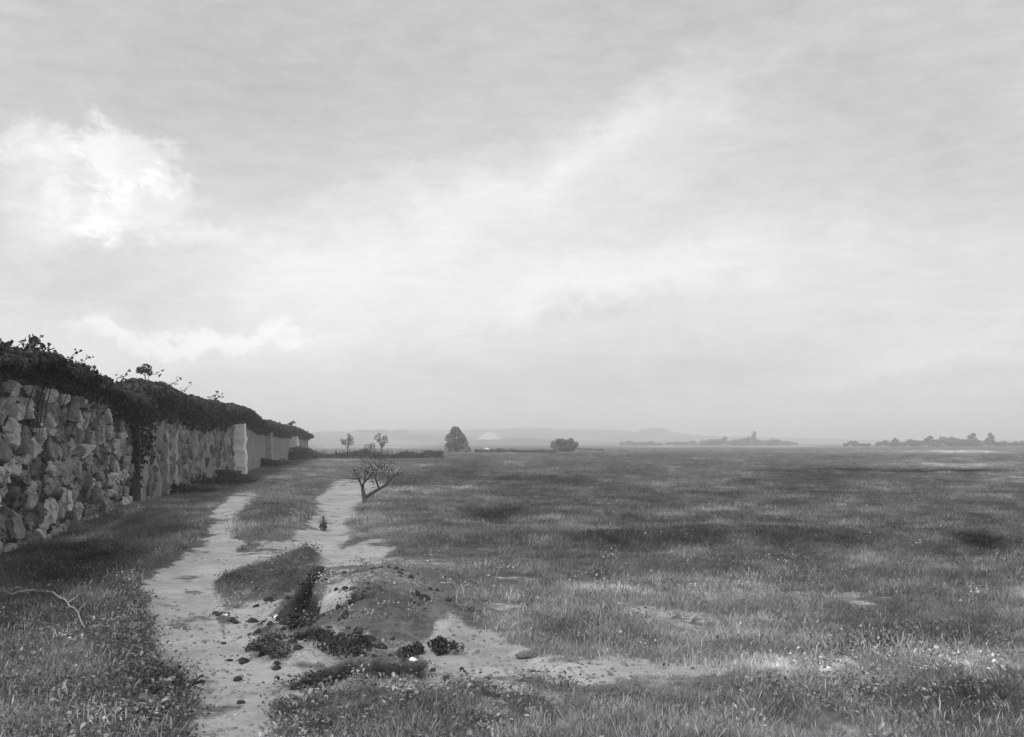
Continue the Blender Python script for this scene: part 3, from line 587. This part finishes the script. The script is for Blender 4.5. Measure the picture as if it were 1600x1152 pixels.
# bushes at the wall foot
def bush(name, base, w, h, n, leaf, label, seed, m=M_leaf_dark, cat='bush', group=None, up=0.0):
    rng = np.random.default_rng(seed); o = empty(name, base, label, cat, group); cl = []
    for i in range(16):
        th = rng.uniform(0, 6.28); q = rng.uniform(0, 1) ** .6; k = rng.uniform(.08, .24)
        cl.append(((w * .46 * q * math.cos(th), w * .4 * q * math.sin(th), h * rng.uniform(.15, .75) * (1.1 - .6 * q)), (w * k, w * k, h * k * 1.3), n / 16 * (k / .16) ** 1.5))
    crown(cl, leaf, rng).ob('foliage', m, o)
    for i in range(6):
        st = Acc(); c = np.array(cl[i][0]); tube(st, wobble((rng.normal(0, w * .05), rng.normal(0, w * .05), -.05), c + [0, 0, h * .2], 4, w * .02, rng), np.array([.03, .024, .018, .006]) * max(.25, min(1.5, h)), 5); st.ob('stem', M_bark, o)
    return o
bush('bush', at(466, 719), 3.6, 1.9, 2600, .22, 'dark bush at the foot of the wall by the smaller pale buttress', 51)
bush('bush', at(424, 729), 2.6, 0.8, 1200, .18, 'low dark scrub at the wall foot beyond the white buttress', 52)
bush('bush', at(318, 757), 4.2, .6, 4000, .09, 'wide dark bramble at the foot of the plastered wall', 53)
bush('bush', at(284, 771), 2.4, .4, 1800, .08, 'small dark bramble at the wall foot, left of the wide bramble', 54)
bush('bush', at(352, 748), 2.6, .5, 2000, .10, 'dark scrub at the wall foot just before the white buttress', 58)
# shrubs on the sandy mound
bush('shrub', at(541, 1012),   .42, .30, 1500, .026, 'dark leafy shrub with a bare stem at the foot of the sandy mound', 55, cat='shrub')
bush('shrub', at(424, 1018),  .42, .2, 1300, .024, 'rounded grey shrub on the sand left of the dark hollow', 56, M_leaf, cat='shrub')
bush('shrub', at(694, 1008),  .3, .2, 1100, .024, 'rounded dark shrub at the right end of the mound, by the sandy track', 57, cat='shrub')
bush('shrub', at(505, 830), .13, .34, 320, .03, 'upright dark tuft at the left edge of the upper path', 59, cat='shrub')
bush('shrub', at(483, 996),    .34, .16, 900, .024, 'black tangled shrub inside the dark hollow beside the mound', 60, cat='shrub')
bush('shrub', at(646, 1050),  .2, .13, 700, .024, 'dark tuft at the right end of the turf ditch with painted-in shade', 62, cat='shrub')
bush('shrub', at(1376, 1024),  .9, .12, 1800, .022, 'flat dark patch of scrub in the pale grass at the right', 63, cat='shrub')
# dark clods of earth on the mound
def rock(name, base, r, label, seed, m=M_sod, cat='clod', sq=.7, group=None):
    rng = np.random.default_rng(seed); nu, nv = 22, 14; V = []
    for i in range(nv + 1):
        ph = math.pi * i / nv
        for j in range(nu):
            th = 2 * math.pi * j / nu; d = np.array([math.sin(ph) * math.cos(th), math.sin(ph) * math.sin(th), math.cos(ph)])
            k = 1 + .42 * fbm(np.array([d[0] * 1.3 + seed]), np.array([d[1] * 1.3 + d[2] * 1.7]), 4, seed)[0] + .22 * fbm(np.array([d[0] * 5 + seed]), np.array([d[1] * 5 + d[2] * 6]), 3, seed)[0]
            V.append(d * k * np.array([r * 1.15, r, r * sq]))
    i = np.arange(nv)[:, None] * nu; j = np.arange(nu)[None]; j2 = (j + 1) % nu
    F4 = np.stack([i + j, i + nu + j, i + nu + j2, i + j2], -1).reshape(-1, 4)
    o = ob(name, V, F4, m, None, None, True, base + np.array([0, 0, r * sq * .35])); return tag(o, label, cat, group)
rock('earth_clod', at(631, 998), .075, 'black lump of earth on the right flank of the sandy mound', 3)
rock('earth_clod', at(600, 993), .055, 'smaller black lump of earth left of the lump on the mound flank', 5)
rock('earth_clod', at(449, 967), .10, 'black lump standing in for the shade of the hole at the head of the dark hollow', 6)  # dark lump added to paint the blackness of a hole
rock('earth_clod', at(341, 962), .05, 'little dark clod at the left tip of the turf ridge', 8)
rock('stone', at(352, 961), .025, 'small pale stone beside the little clod at the turf ridge tip', 9, M_white, 'stone')
rock('stone', at(436, 966), .045, 'pale flat stone lying at the left lip of the dark hollow', 10, M_white, 'stone', .45)
rock('stone', at(645, 1033), .03, 'small white stone at the right end of the turf ditch with painted-in shade', 11, M_white, 'stone')
rock('stone', at(1290, 1049), .04, 'white stone lying in the pale grass at lower right', 12, M_white, 'stone')
rock('stone', at(826, 1027), .08, 'grey stone sunk in the sandy track toward the right', 13, M_rock, 'stone', .5)
rock('stone', at(1040, 1040), .022, 'dark pebble at the end of the sandy track', 14, M_sod, 'stone')
rock('stone', at(377, 1098), .028, 'dark pebble in the middle of the near path', 15, M_sod, 'stone')
rock('stone', at(761, 706.5), .55, 'white stone standing at the far field edge between the bushy tree and the round bush', 16, M_white, 'stone', 1.0)
# pale sand hill far off
rng = np.random.default_rng(2); n, k = 41, 21; dd = 1150.; c0 = (767 - CX) * dd / F; V = []
for i in range(k):
    for j in range(n):
        a_, b_ = (j / (n - 1)) * 2 - 1, (i / (k - 1)) * 2 - 1; r = math.hypot(a_, b_)
        V.append([c0 + a_ * 20, dd - 40 + b_ * 13, -.6 + 13.5 * max(0, 1 - r ** 1.35) ** 1.0 + (.4 * fbm(np.array([a_ * 4]), np.array([b_ * 4]), 3, 4)[0] if r < .95 else 0)])
tag(ob('sand_mound', V, grid_faces(k, n), M_sand, None, None, True), 'pale low sand hill on the horizon right of the bushy tree', 'sand hill')

# rows of far trees on the right, copied from a few prototypes
def tree_kinds(seed, m):
    out = []
    for i in range(3):
        out.append(far_tree('distant_tree', (0, 0, 0), 4.0, .3, cl_round(seed + i, .5 + .1 * i, 16, 70, .72, .05) if i < 2 else cl_cone(seed + i, .35, 14, 70), .42, 'far tree', seed + i, m))
    return out
def copy_tree(o, parent=None):
    c = o.copy(); COL.objects.link(c); c.parent = parent
    for ch in list(o.children): copy_tree(ch, c)
    return c
def row(kinds, spots, label, group, d0, seed):
    rng = np.random.default_rng(seed)
    for i, (u, top, k, wsc) in enumerate(spots):
        d = d0 * rng.uniform(.96, 1.04); o = kinds[k] if not kinds[k].get('used') else copy_tree(kinds[k]); kinds[k]['used'] = True
        p = at_d(u, d); h = EYE + (HZ - top) * d / F - p[2]; s = h / 4.0
        o.location = p; o.scale = (s * wsc * 1.9, s * wsc * 1.4, s); o.rotation_euler = (0, 0, rng.uniform(0, 6.28)); tag(o, label, 'tree', group)
K1 = tree_kinds(70, M_leaf_hazed)
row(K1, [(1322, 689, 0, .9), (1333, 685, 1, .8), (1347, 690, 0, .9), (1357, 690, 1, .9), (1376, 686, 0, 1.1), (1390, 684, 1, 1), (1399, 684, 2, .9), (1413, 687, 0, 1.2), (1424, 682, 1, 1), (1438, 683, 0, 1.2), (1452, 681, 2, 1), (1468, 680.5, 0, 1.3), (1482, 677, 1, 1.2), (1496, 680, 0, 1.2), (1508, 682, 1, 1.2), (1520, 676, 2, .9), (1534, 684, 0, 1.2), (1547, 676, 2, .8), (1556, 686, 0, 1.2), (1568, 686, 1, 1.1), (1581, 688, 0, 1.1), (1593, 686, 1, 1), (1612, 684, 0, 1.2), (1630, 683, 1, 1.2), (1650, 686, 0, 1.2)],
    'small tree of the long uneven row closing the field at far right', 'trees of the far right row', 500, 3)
K2 = tree_kinds(80, M_leaf_hazed)
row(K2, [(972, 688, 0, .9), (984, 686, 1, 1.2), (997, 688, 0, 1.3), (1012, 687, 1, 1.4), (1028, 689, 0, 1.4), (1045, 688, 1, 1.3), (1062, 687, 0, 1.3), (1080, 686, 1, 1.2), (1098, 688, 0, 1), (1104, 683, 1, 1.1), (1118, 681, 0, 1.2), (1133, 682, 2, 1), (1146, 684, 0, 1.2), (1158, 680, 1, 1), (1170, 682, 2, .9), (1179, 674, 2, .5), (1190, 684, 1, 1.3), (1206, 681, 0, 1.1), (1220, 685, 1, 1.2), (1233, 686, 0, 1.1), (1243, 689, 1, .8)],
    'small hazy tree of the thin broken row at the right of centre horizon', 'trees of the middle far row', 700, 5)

# dead branches in the grass at lower left
def ground_branch(pts, r, label, seed):
    rng = np.random.default_rng(seed); P0 = np.array([at(u, v) for u, v in pts]); t = np.linspace(0, len(pts) - 1, 26); i = np.arange(len(pts))
    Q = np.stack([np.interp(t, i, P0[:, k]) for k in range(3)], 1); Q[:, 2] = [Z(q[0], q[1]) + .12 + r for q in Q]; Q += rng.normal(0, .008, Q.shape)
    o = empty('fallen_branch', Q[13] * [1, 1, 0] + [0, 0, Z(Q[13][0], Q[13][1])], label, 'branch'); a = Acc(); tube(a, Q - np.array(o.location), np.linspace(r, r * .35, 26), 7); local_ = a.ob('limb', M_stem, o)
    for k in (7, 12, 17, 21):
        b = Acc(); q = Q[k] - np.array(o.location); e = q + np.array([rng.normal(.02, .12), rng.normal(0, .15), rng.uniform(.03, .14)]); tube(b, wobble(q, e, 4, .012, rng), np.array([.5, .4, .3, .12]) * r, 5); b.ob('twig', M_stem, o)
ground_branch([(-30, 947), (20, 945), (55, 941), (80, 946), (104, 962), (122, 982), (131, 1003)], .015, 'bare pale branch arching through the grass at the left edge', 4)

# broad-leaved weeds near the viewer
def weed(base, r, n, label, seed, m=M_weed, tn=0.5):
    rng = np.random.default_rng(seed); o = empty('weed', base, label, 'weed'); 
    for i in range(n):
        th = rng.uniform(0, 6.28); L = r * rng.uniform(.6, 1.2); up = rng.uniform(.25, 1.1); q = np.linspace(0, 1, 7); wv = L * rng.uniform(.13, .22) * np.sin(np.pi * np.clip(q * .93 + .05, 0, 1)) ** .8
        rad = L * (q * math.cos(up) + .1 * q * q); z = L * (q * math.sin(up) - .35 * q * q) + .01; dr = np.array([math.cos(th), math.sin(th), 0]); sd_ = np.array([-dr[1], dr[0], 0])
        c = dr[None] * rad[:, None] + np.array([0, 0, 1])[None] * z[:, None]; V = np.stack([c - sd_ * wv[:, None] + [0, 0, .012], c, c + sd_ * wv[:, None] + [0, 0, .012]], 1).reshape(-1, 3)
        a = Acc(); a.add(V, grid_faces(7, 3), None, tn + .5 + rng.normal(0, .2)); a.ob('leaf', m, o, True)
for i, (u, v, r, n, tn, lb) in enumerate([(166, 1118, .22, 8, 1.0, 'pale weed with upright pointed leaves at the bottom, left of the darker foliage'), (182, 1128, .20, 7, 1.1, 'whitest broad-leaved weed at the bottom left'), (140, 1116, .14, 7, .7, 'small pale weed left of the upright pale weed'),
        (215, 1106, .24, 9, .4, 'wide low grey weed beside the dark verge at lower left'), (240, 1112, .25, 10, .6, 'large flat-leaved weed at the near left edge of the path'), (258, 1076, .22, 9, .3, 'weed on the dark verge where the path narrows'), (68, 1108, .2, 8, .6, 'pale weed in the bottom left corner grass'),
        (205, 985, .22, 9, .4, 'pale weed at the path bend below the wall'), (175, 975, .2, 8, .2, 'grey weed left of the pale weed at the path bend'), (124, 1008, .16, 6, .9, 'small pale weed at the tip of the fallen branch'), (1060, 968, .28, 9, .7, 'tall pale weed in the mid meadow right of centre'), (1080, 976, .24, 8, .5, 'low pale weed just right of the tall meadow weed'),
        (300, 1075, .2, 8, -1.4, 'dark weed hanging over the left path edge near the bottom')]):
    weed(at(u, v), r * .6, n, lb, 100 + i, M_weed, tn)

# ------------------------------------------------------------------ grass and other ground cover (stuff)
def tuft_mesh(name, nb, h, spread, wdt, rng, m, seg=4, droop=.5, head=0.0):
    acc = Acc(); q = np.linspace(0, 1, seg)
    for i in range(nb):
        th = rng.uniform(0, 6.28); L = h * rng.uniform(.45, 1.15); b = np.array([rng.normal(0, spread * .4), rng.normal(0, spread * .4), -.02]); ln = rng.uniform(.05, .55); dr = np.array([math.cos(th), math.sin(th), 0]); sd_ = np.array([-dr[1], dr[0], 0])
        c = b + dr * (L * (ln * q + droop * ln * q ** 2.5))[:, None] + np.array([0, 0, 1]) * (L * (q - .25 * droop * q ** 3 * (ln + .3)))[:, None]
        wv = wdt * (1 - q) ** .6 * .5 * rng.uniform(.7, 1.3)
        if head and rng.uniform() < head: wv = wv * .4 + wdt * 1.6 * np.exp(-((q - .88) / .1) ** 2)
        V = np.stack([c - sd_ * wv[:, None], c + sd_ * wv[:, None]], 1).reshape(-1, 3); acc.add(V, grid_faces(seg, 2))
    V, f, a = acc.data(); return bpy.data.objects.new(name, np_mesh(name, V, f, m))
def scatter(name, label, cat, Pp, rz, scl, tone, protos, tilt=0.12):
    n = len(Pp); coll = bpy.data.collections.new(name + '_kinds')
    for o in protos: coll.objects.link(o)
    me = bpy.data.meshes.new(name); me.vertices.add(n); me.vertices.foreach_set('co', np.asarray(Pp, np.float32).ravel())
    rot = np.c_[RNG.normal(0, tilt, n), RNG.normal(0, tilt, n), rz]
    for k, v in (('rot', rot), ('scl', scl)):
        at_ = me.attributes.new(k, 'FLOAT_VECTOR', 'POINT'); at_.data.foreach_set('vector', np.asarray(v, np.float32).ravel())
    at_ = me.attributes.new('tone', 'FLOAT', 'POINT'); at_.data.foreach_set('value', np.asarray(tone, np.float32))
    at_ = me.attributes.new('pick', 'INT', 'POINT'); at_.data.foreach_set('value', RNG.integers(0, len(protos), n).astype(np.int32))
    o = link(bpy.data.objects.new(name, me)); tag(o, label, cat, None, 'stuff')
    g = bpy.data.node_groups.new(name + '_scatter', 'GeometryNodeTree')
    g.interface.new_socket('Geometry', in_out='INPUT', socket_type='NodeSocketGeometry'); g.interface.new_socket('Geometry', in_out='OUTPUT', socket_type='NodeSocketGeometry')
    gi = g.nodes.new('NodeGroupInput'); go = g.nodes.new('NodeGroupOutput'); ip = g.nodes.new('GeometryNodeInstanceOnPoints'); ci = g.nodes.new('GeometryNodeCollectionInfo')
    ci.inputs[0].default_value = coll; ci.inputs['Separate Children'].default_value = True; ci.inputs['Reset Children'].default_value = True
    def na(nm, ty):
        q = g.nodes.new('GeometryNodeInputNamedAttribute'); q.data_type = ty; q.inputs[0].default_value = nm; return q.outputs[0]
    L = g.links.new; L(gi.outputs[0], ip.inputs['Points']); L(ci.outputs[0], ip.inputs['Instance']); ip.inputs['Pick Instance'].default_value = True
    L(na('pick', 'INT'), ip.inputs['Instance Index']); L(na('rot', 'FLOAT_VECTOR'), ip.inputs['Rotation']); L(na('scl', 'FLOAT_VECTOR'), ip.inputs['Scale']); L(ip.outputs[0], go.inputs[0])
    md = o.modifiers.new('scatter', 'NODES'); md.node_group = g
    return o
def sample(n, v0, v1, rng, u0=-190, u1=1790, pw=1.0):
    v = v0 + (v1 - v0) * rng.uniform(0, 1, n) ** pw; u = rng.uniform(u0, u1, n); d = F * EYE / (v - HZ); return (u - CX) * d / F, d, u, v
def crop(x, y):            # worn, short turf round the path and on the mound; nothing tall just in front of bare sand
    u, v = uv(x, y); d2 = np.maximum(plan(x, y + .35)[0], plan(x * 1.0, y + .8)[0])
    return (1 - .6 * np.exp(-np.minimum(((u - 540) / 230) ** 2 + ((v - 960) / 100) ** 2, 40) ** 2)) * (1 - .6 * sstep(d2, .2, .8))
def off_wall(x, y): return x > wx(y) + .15
rg = np.random.default_rng(12)
short = [tuft_mesh('grass_tuft', 18, .085, .11, .006, rg, M_grass) for _ in range(4)]
x, y, u, v = sample(210000, 703, 1250, rg, pw=1.5)
dirt, tone, h, pit = plan(x, y)
cov = (RNG.uniform(0, 1, len(x)) > dirt * 1.22 + .15 * fbm(x * 1.5, y * 1.5, 2, 60)) & off_wall(x, y) & (RNG.uniform(0, 1, len(x)) > pit * .72)
x, y, h, tone, dirt = x[cov], y[cov], h[cov], tone[cov], dirt[cov]
g = (1 + .35 * fbm(x / 1.1, y / 1.1, 3, 70)) * RNG.uniform(.6, 1.35, len(x)) * (1 - .45 * np.minimum(dirt, 1)) * crop(x, y) * (1 - .25 * sstep(y, 23, 14)); wsc = 1 + y / 45
clump = fbm(x / (.25 + y / 60), y / (.25 + y / 60), 3, 74); g *= 1 + .5 * clump; tn = tone + .08 + .75 * clump + .8 * fbm(x / .9, y / .9, 4, 77) + .5 * fbm(x / 5, y / 5, 3, 78) + RNG.normal(0, .25, len(x))
scatter('meadow_grass', 'short uneven meadow grass covering the field and verges', 'grass', np.c_[x, y, h], RNG.uniform(0, 6.28, len(x)), np.c_[g * wsc, g * wsc, g * (1 + .15 * (tone < -.4)) * (1 + y / 260)], tn, short)
tall = [tuft_mesh('tall_tuft', 18, .20, .12, .007, rg, M_grass, 5, .8) for _ in range(3)]
x, y, u, v = sample(80000, 712, 1230, rg, pw=1.3); dirt, tone, h, pit = plan(x, y)
pr = .05 + .55 * np.clip(fbm(x / 2.2, y / 2.2, 3, 90), 0, 1) + .5 * np.exp(-((v - 856) / 12) ** 2) * (u > 800) + .35 * ((u < 330) & (v > 830)) + .3 * ((v > 1060) & (u > 420)) + .3 * (v > 900) * (u > 720)
cov = (RNG.uniform(0, 1, len(x)) < pr) & (dirt < .2) & off_wall(x, y) & (pit < .3) & (crop(x, y) > .7)
x, y, h, tone = x[cov], y[cov], h[cov], tone[cov]; g = RNG.uniform(.45, 1.05, len(x)) * (.7 + .3 * fbm(x / 3, y / 3, 2, 93))
scatter('tall_grass', 'longer bending grass in clumps over the meadow and along the verges', 'grass', np.c_[x, y, h], RNG.uniform(0, 6.28, len(x)), np.c_[g * (1 + y / 60), g * (1 + y / 60), g], tone + .05 + 1.2 * fbm(x / .6, y / .6, 3, 95) + RNG.normal(0, .3, len(x)), tall)
dry = [tuft_mesh('dry_tuft', 9, .22, .10, .005, rg, M_dry, 6, .5, .6) for _ in range(3)]
x, y, u, v = sample(42000, 730, 1230, rg, pw=1.1); dirt, tone, h, pit = plan(x, y)
pr = .05 + .9 * np.clip(tone, 0, 1) + .15 * (v > 900) * (u > 700) * (fbm(x / 1.5, y / 1.5, 2, 97) > 0) + .10 * (u < 300) * (v > 950)
cov = (RNG.uniform(0, 1, len(x)) < pr) & (dirt < .3) & off_wall(x, y) & (pit < .2) & (crop(x, y) > .6)
x, y, h, tone = x[cov], y[cov], h[cov], tone[cov]; g = RNG.uniform(.35, 1.0, len(x))
scatter('dry_grass', 'pale dry seeding grass in drifts across the meadow', 'grass', np.c_[x, y, h], RNG.uniform(0, 6.28, len(x)), np.c_[g * (1 + y / 70), g * (1 + y / 70), g], .3 * tone + RNG.normal(-.1, .35, len(x)), dry)
def leafy(name, rng):
    acc = Acc(); n = 22; p = rng.normal(0, .05, (n, 3)); p[:, 2] = np.abs(p[:, 2]) * .6 + .015; leaves(acc, p, .026, np.tile([0, 0, 1.], (n, 1)), 0, .6, rng)
    V, f, a = acc.data(); return bpy.data.objects.new(name, np_mesh(name, V, f, M_grass))
herb = [leafy('herb', rg) for _ in range(3)]
x, y, u, v = sample(24000, 760, 1230, rg, pw=1.0); dirt, tone, h, pit = plan(x, y)
cov = (RNG.uniform(0, 1, len(x)) < .06 + .45 * np.clip(2 * fbm(x / 1.6, y / 1.6, 3, 68), 0, 1) + .3 * (u < 330) + .2 * (v > 1050) * (u < 900) + .2 * (tone < -.3)) & (dirt < .4) & off_wall(x, y)
x, y, h, tone = x[cov], y[cov], h[cov], tone[cov]; g = RNG.uniform(.6, 1.5, len(x))
scatter('ground_herbs', 'small leafy herbs mixed into the turf', 'herbs', np.c_[x, y, h], RNG.uniform(0, 6.28, len(x)), np.c_[g, g, g], tone + RNG.normal(0, .5, len(x)), herb)
def dot(name, rng):
    acc = Acc(); p, d = sphere_pts(9, rng); leaves(acc, p * .01 + [0, 0, .07], .014, d); V, f, a = acc.data(); return bpy.data.objects.new(name, np_mesh(name, V, f, M_flower))
x, y, u, v = sample(2600, 745, 1150, rg); dirt, tone, h, pit = plan(x, y); cov = (RNG.uniform(0, 1, len(x)) < .06 * (u > 330) + .012 + .8 * np.exp(-((u - 1370) / 240) ** 2 - ((v - 1062) / 26) ** 2) + .25 * np.exp(-((u - 900) / 150) ** 2 - ((v - 955) / 30) ** 2)) & (dirt < .3) & off_wall(x, y) & (pit < .2); x, y, h = x[cov], y[cov], h[cov]; g = RNG.uniform(.6, 1.2, len(x)) * (1 + y / 90)
scatter('white_flowers', 'scattered white flower heads in the meadow grass', 'flowers', np.c_[x, y, h], RNG.uniform(0, 6.28, len(x)), np.c_[g, g, g], RNG.normal(0, .3, len(x)), [dot('flower', rg)])
def peb(name, rng):
    nu, nv = 8, 5; V = []; e = rng.uniform(.6, 1.2, 3) * .02
    for i in range(nv + 1):
        for j in range(nu):
            ph, th = math.pi * i / nv, 2 * math.pi * j / nu; V.append(np.array([math.sin(ph) * math.cos(th), math.sin(ph) * math.sin(th), math.cos(ph) * .6]) * e * rng.uniform(.85, 1.1))
    i = np.arange(nv)[:, None] * nu; j = np.arange(nu)[None]; j2 = (j + 1) % nu
    return bpy.data.objects.new(name, np_mesh(name, V, np.stack([i + j, i + nu + j, i + nu + j2, i + j2], -1).reshape(-1, 4), M_pebble, None, True))
x, y, u, v = sample(30000, 770, 1200, rg, 180, 1150); dirt, tone, h, pit = plan(x, y); cov = (dirt > .35) & (RNG.uniform(0, 1, len(x)) < .5 * np.clip(.35 + 1.5 * fbm(x / .8, y / .8, 3, 66), 0, 1)); x, y, h = x[cov], y[cov], h[cov]; g = RNG.uniform(.12, 1, len(x)) ** 2.2 * 1.3 + .1
scatter('pebbles', 'small pebbles and crumbs of earth strewn on the sandy path', 'pebbles', np.c_[x, y, h], RNG.uniform(0, 6.28, len(x)), np.c_[g, g, g], RNG.normal(0, .3, len(x)), [peb('pebble', rg) for _ in range(3)], .4)

def crumb(name, rng):
    o = peb(name, rng); o.data.materials.clear(); o.data.materials.append(M_sod); return o
x, y, u, v = sample(5000, 880, 1075, rg, 330, 760); dirt, tone, h, pit = plan(x, y)
cov = RNG.uniform(0, 1, len(x)) < np.exp(-((u - 545) / 130) ** 2 - ((v - 985) / 40) ** 2) * np.clip(.2 + 1.6 * fbm(x / .4, y / .4, 3, 88), 0, 1); x, y, h = x[cov], y[cov], h[cov]; g = RNG.uniform(.3, 1, len(x)) ** 2 * 2.6 + .4
scatter('crumbled_earth', 'dark crumbled earth and small clods strewn over the broken mound', 'earth', np.c_[x, y, h], RNG.uniform(0, 6.28, len(x)), np.c_[g, g, g], RNG.normal(0, .3, len(x)), [crumb('crumb', rg) for _ in range(4)], .5)

# ------------------------------------------------------------------ air
hz_m = bpy.data.materials.new('air'); hz_m.use_nodes = True; t = NT(hz_m.node_tree); t.n.clear()
pv = t.node('ShaderNodeVolumePrincipled'); pv.inputs['Color'].default_value = (.97, .97, .97, 1); pv.inputs['Density'].default_value = 0.0011; pv.inputs['Anisotropy'].default_value = 0.0
mo = t.node('ShaderNodeOutputMaterial'); t.l.new(pv.outputs[0], mo.inputs['Volume'])
x0, x1, y0, y1, z0, z1 = -4200, 4200, -40, 5100, -4.5, 33
V = [(x, y, z) for x in (x0, x1) for y in (y0, y1) for z in (z0, z1)]
tag(ob('haze', V, np.array([(0, 1, 3, 2), (4, 6, 7, 5), (0, 4, 5, 1), (2, 3, 7, 6), (0, 2, 6, 4), (1, 5, 7, 3)]), hz_m), kind='stuff')
scene.cycles.volume_bounces = 3
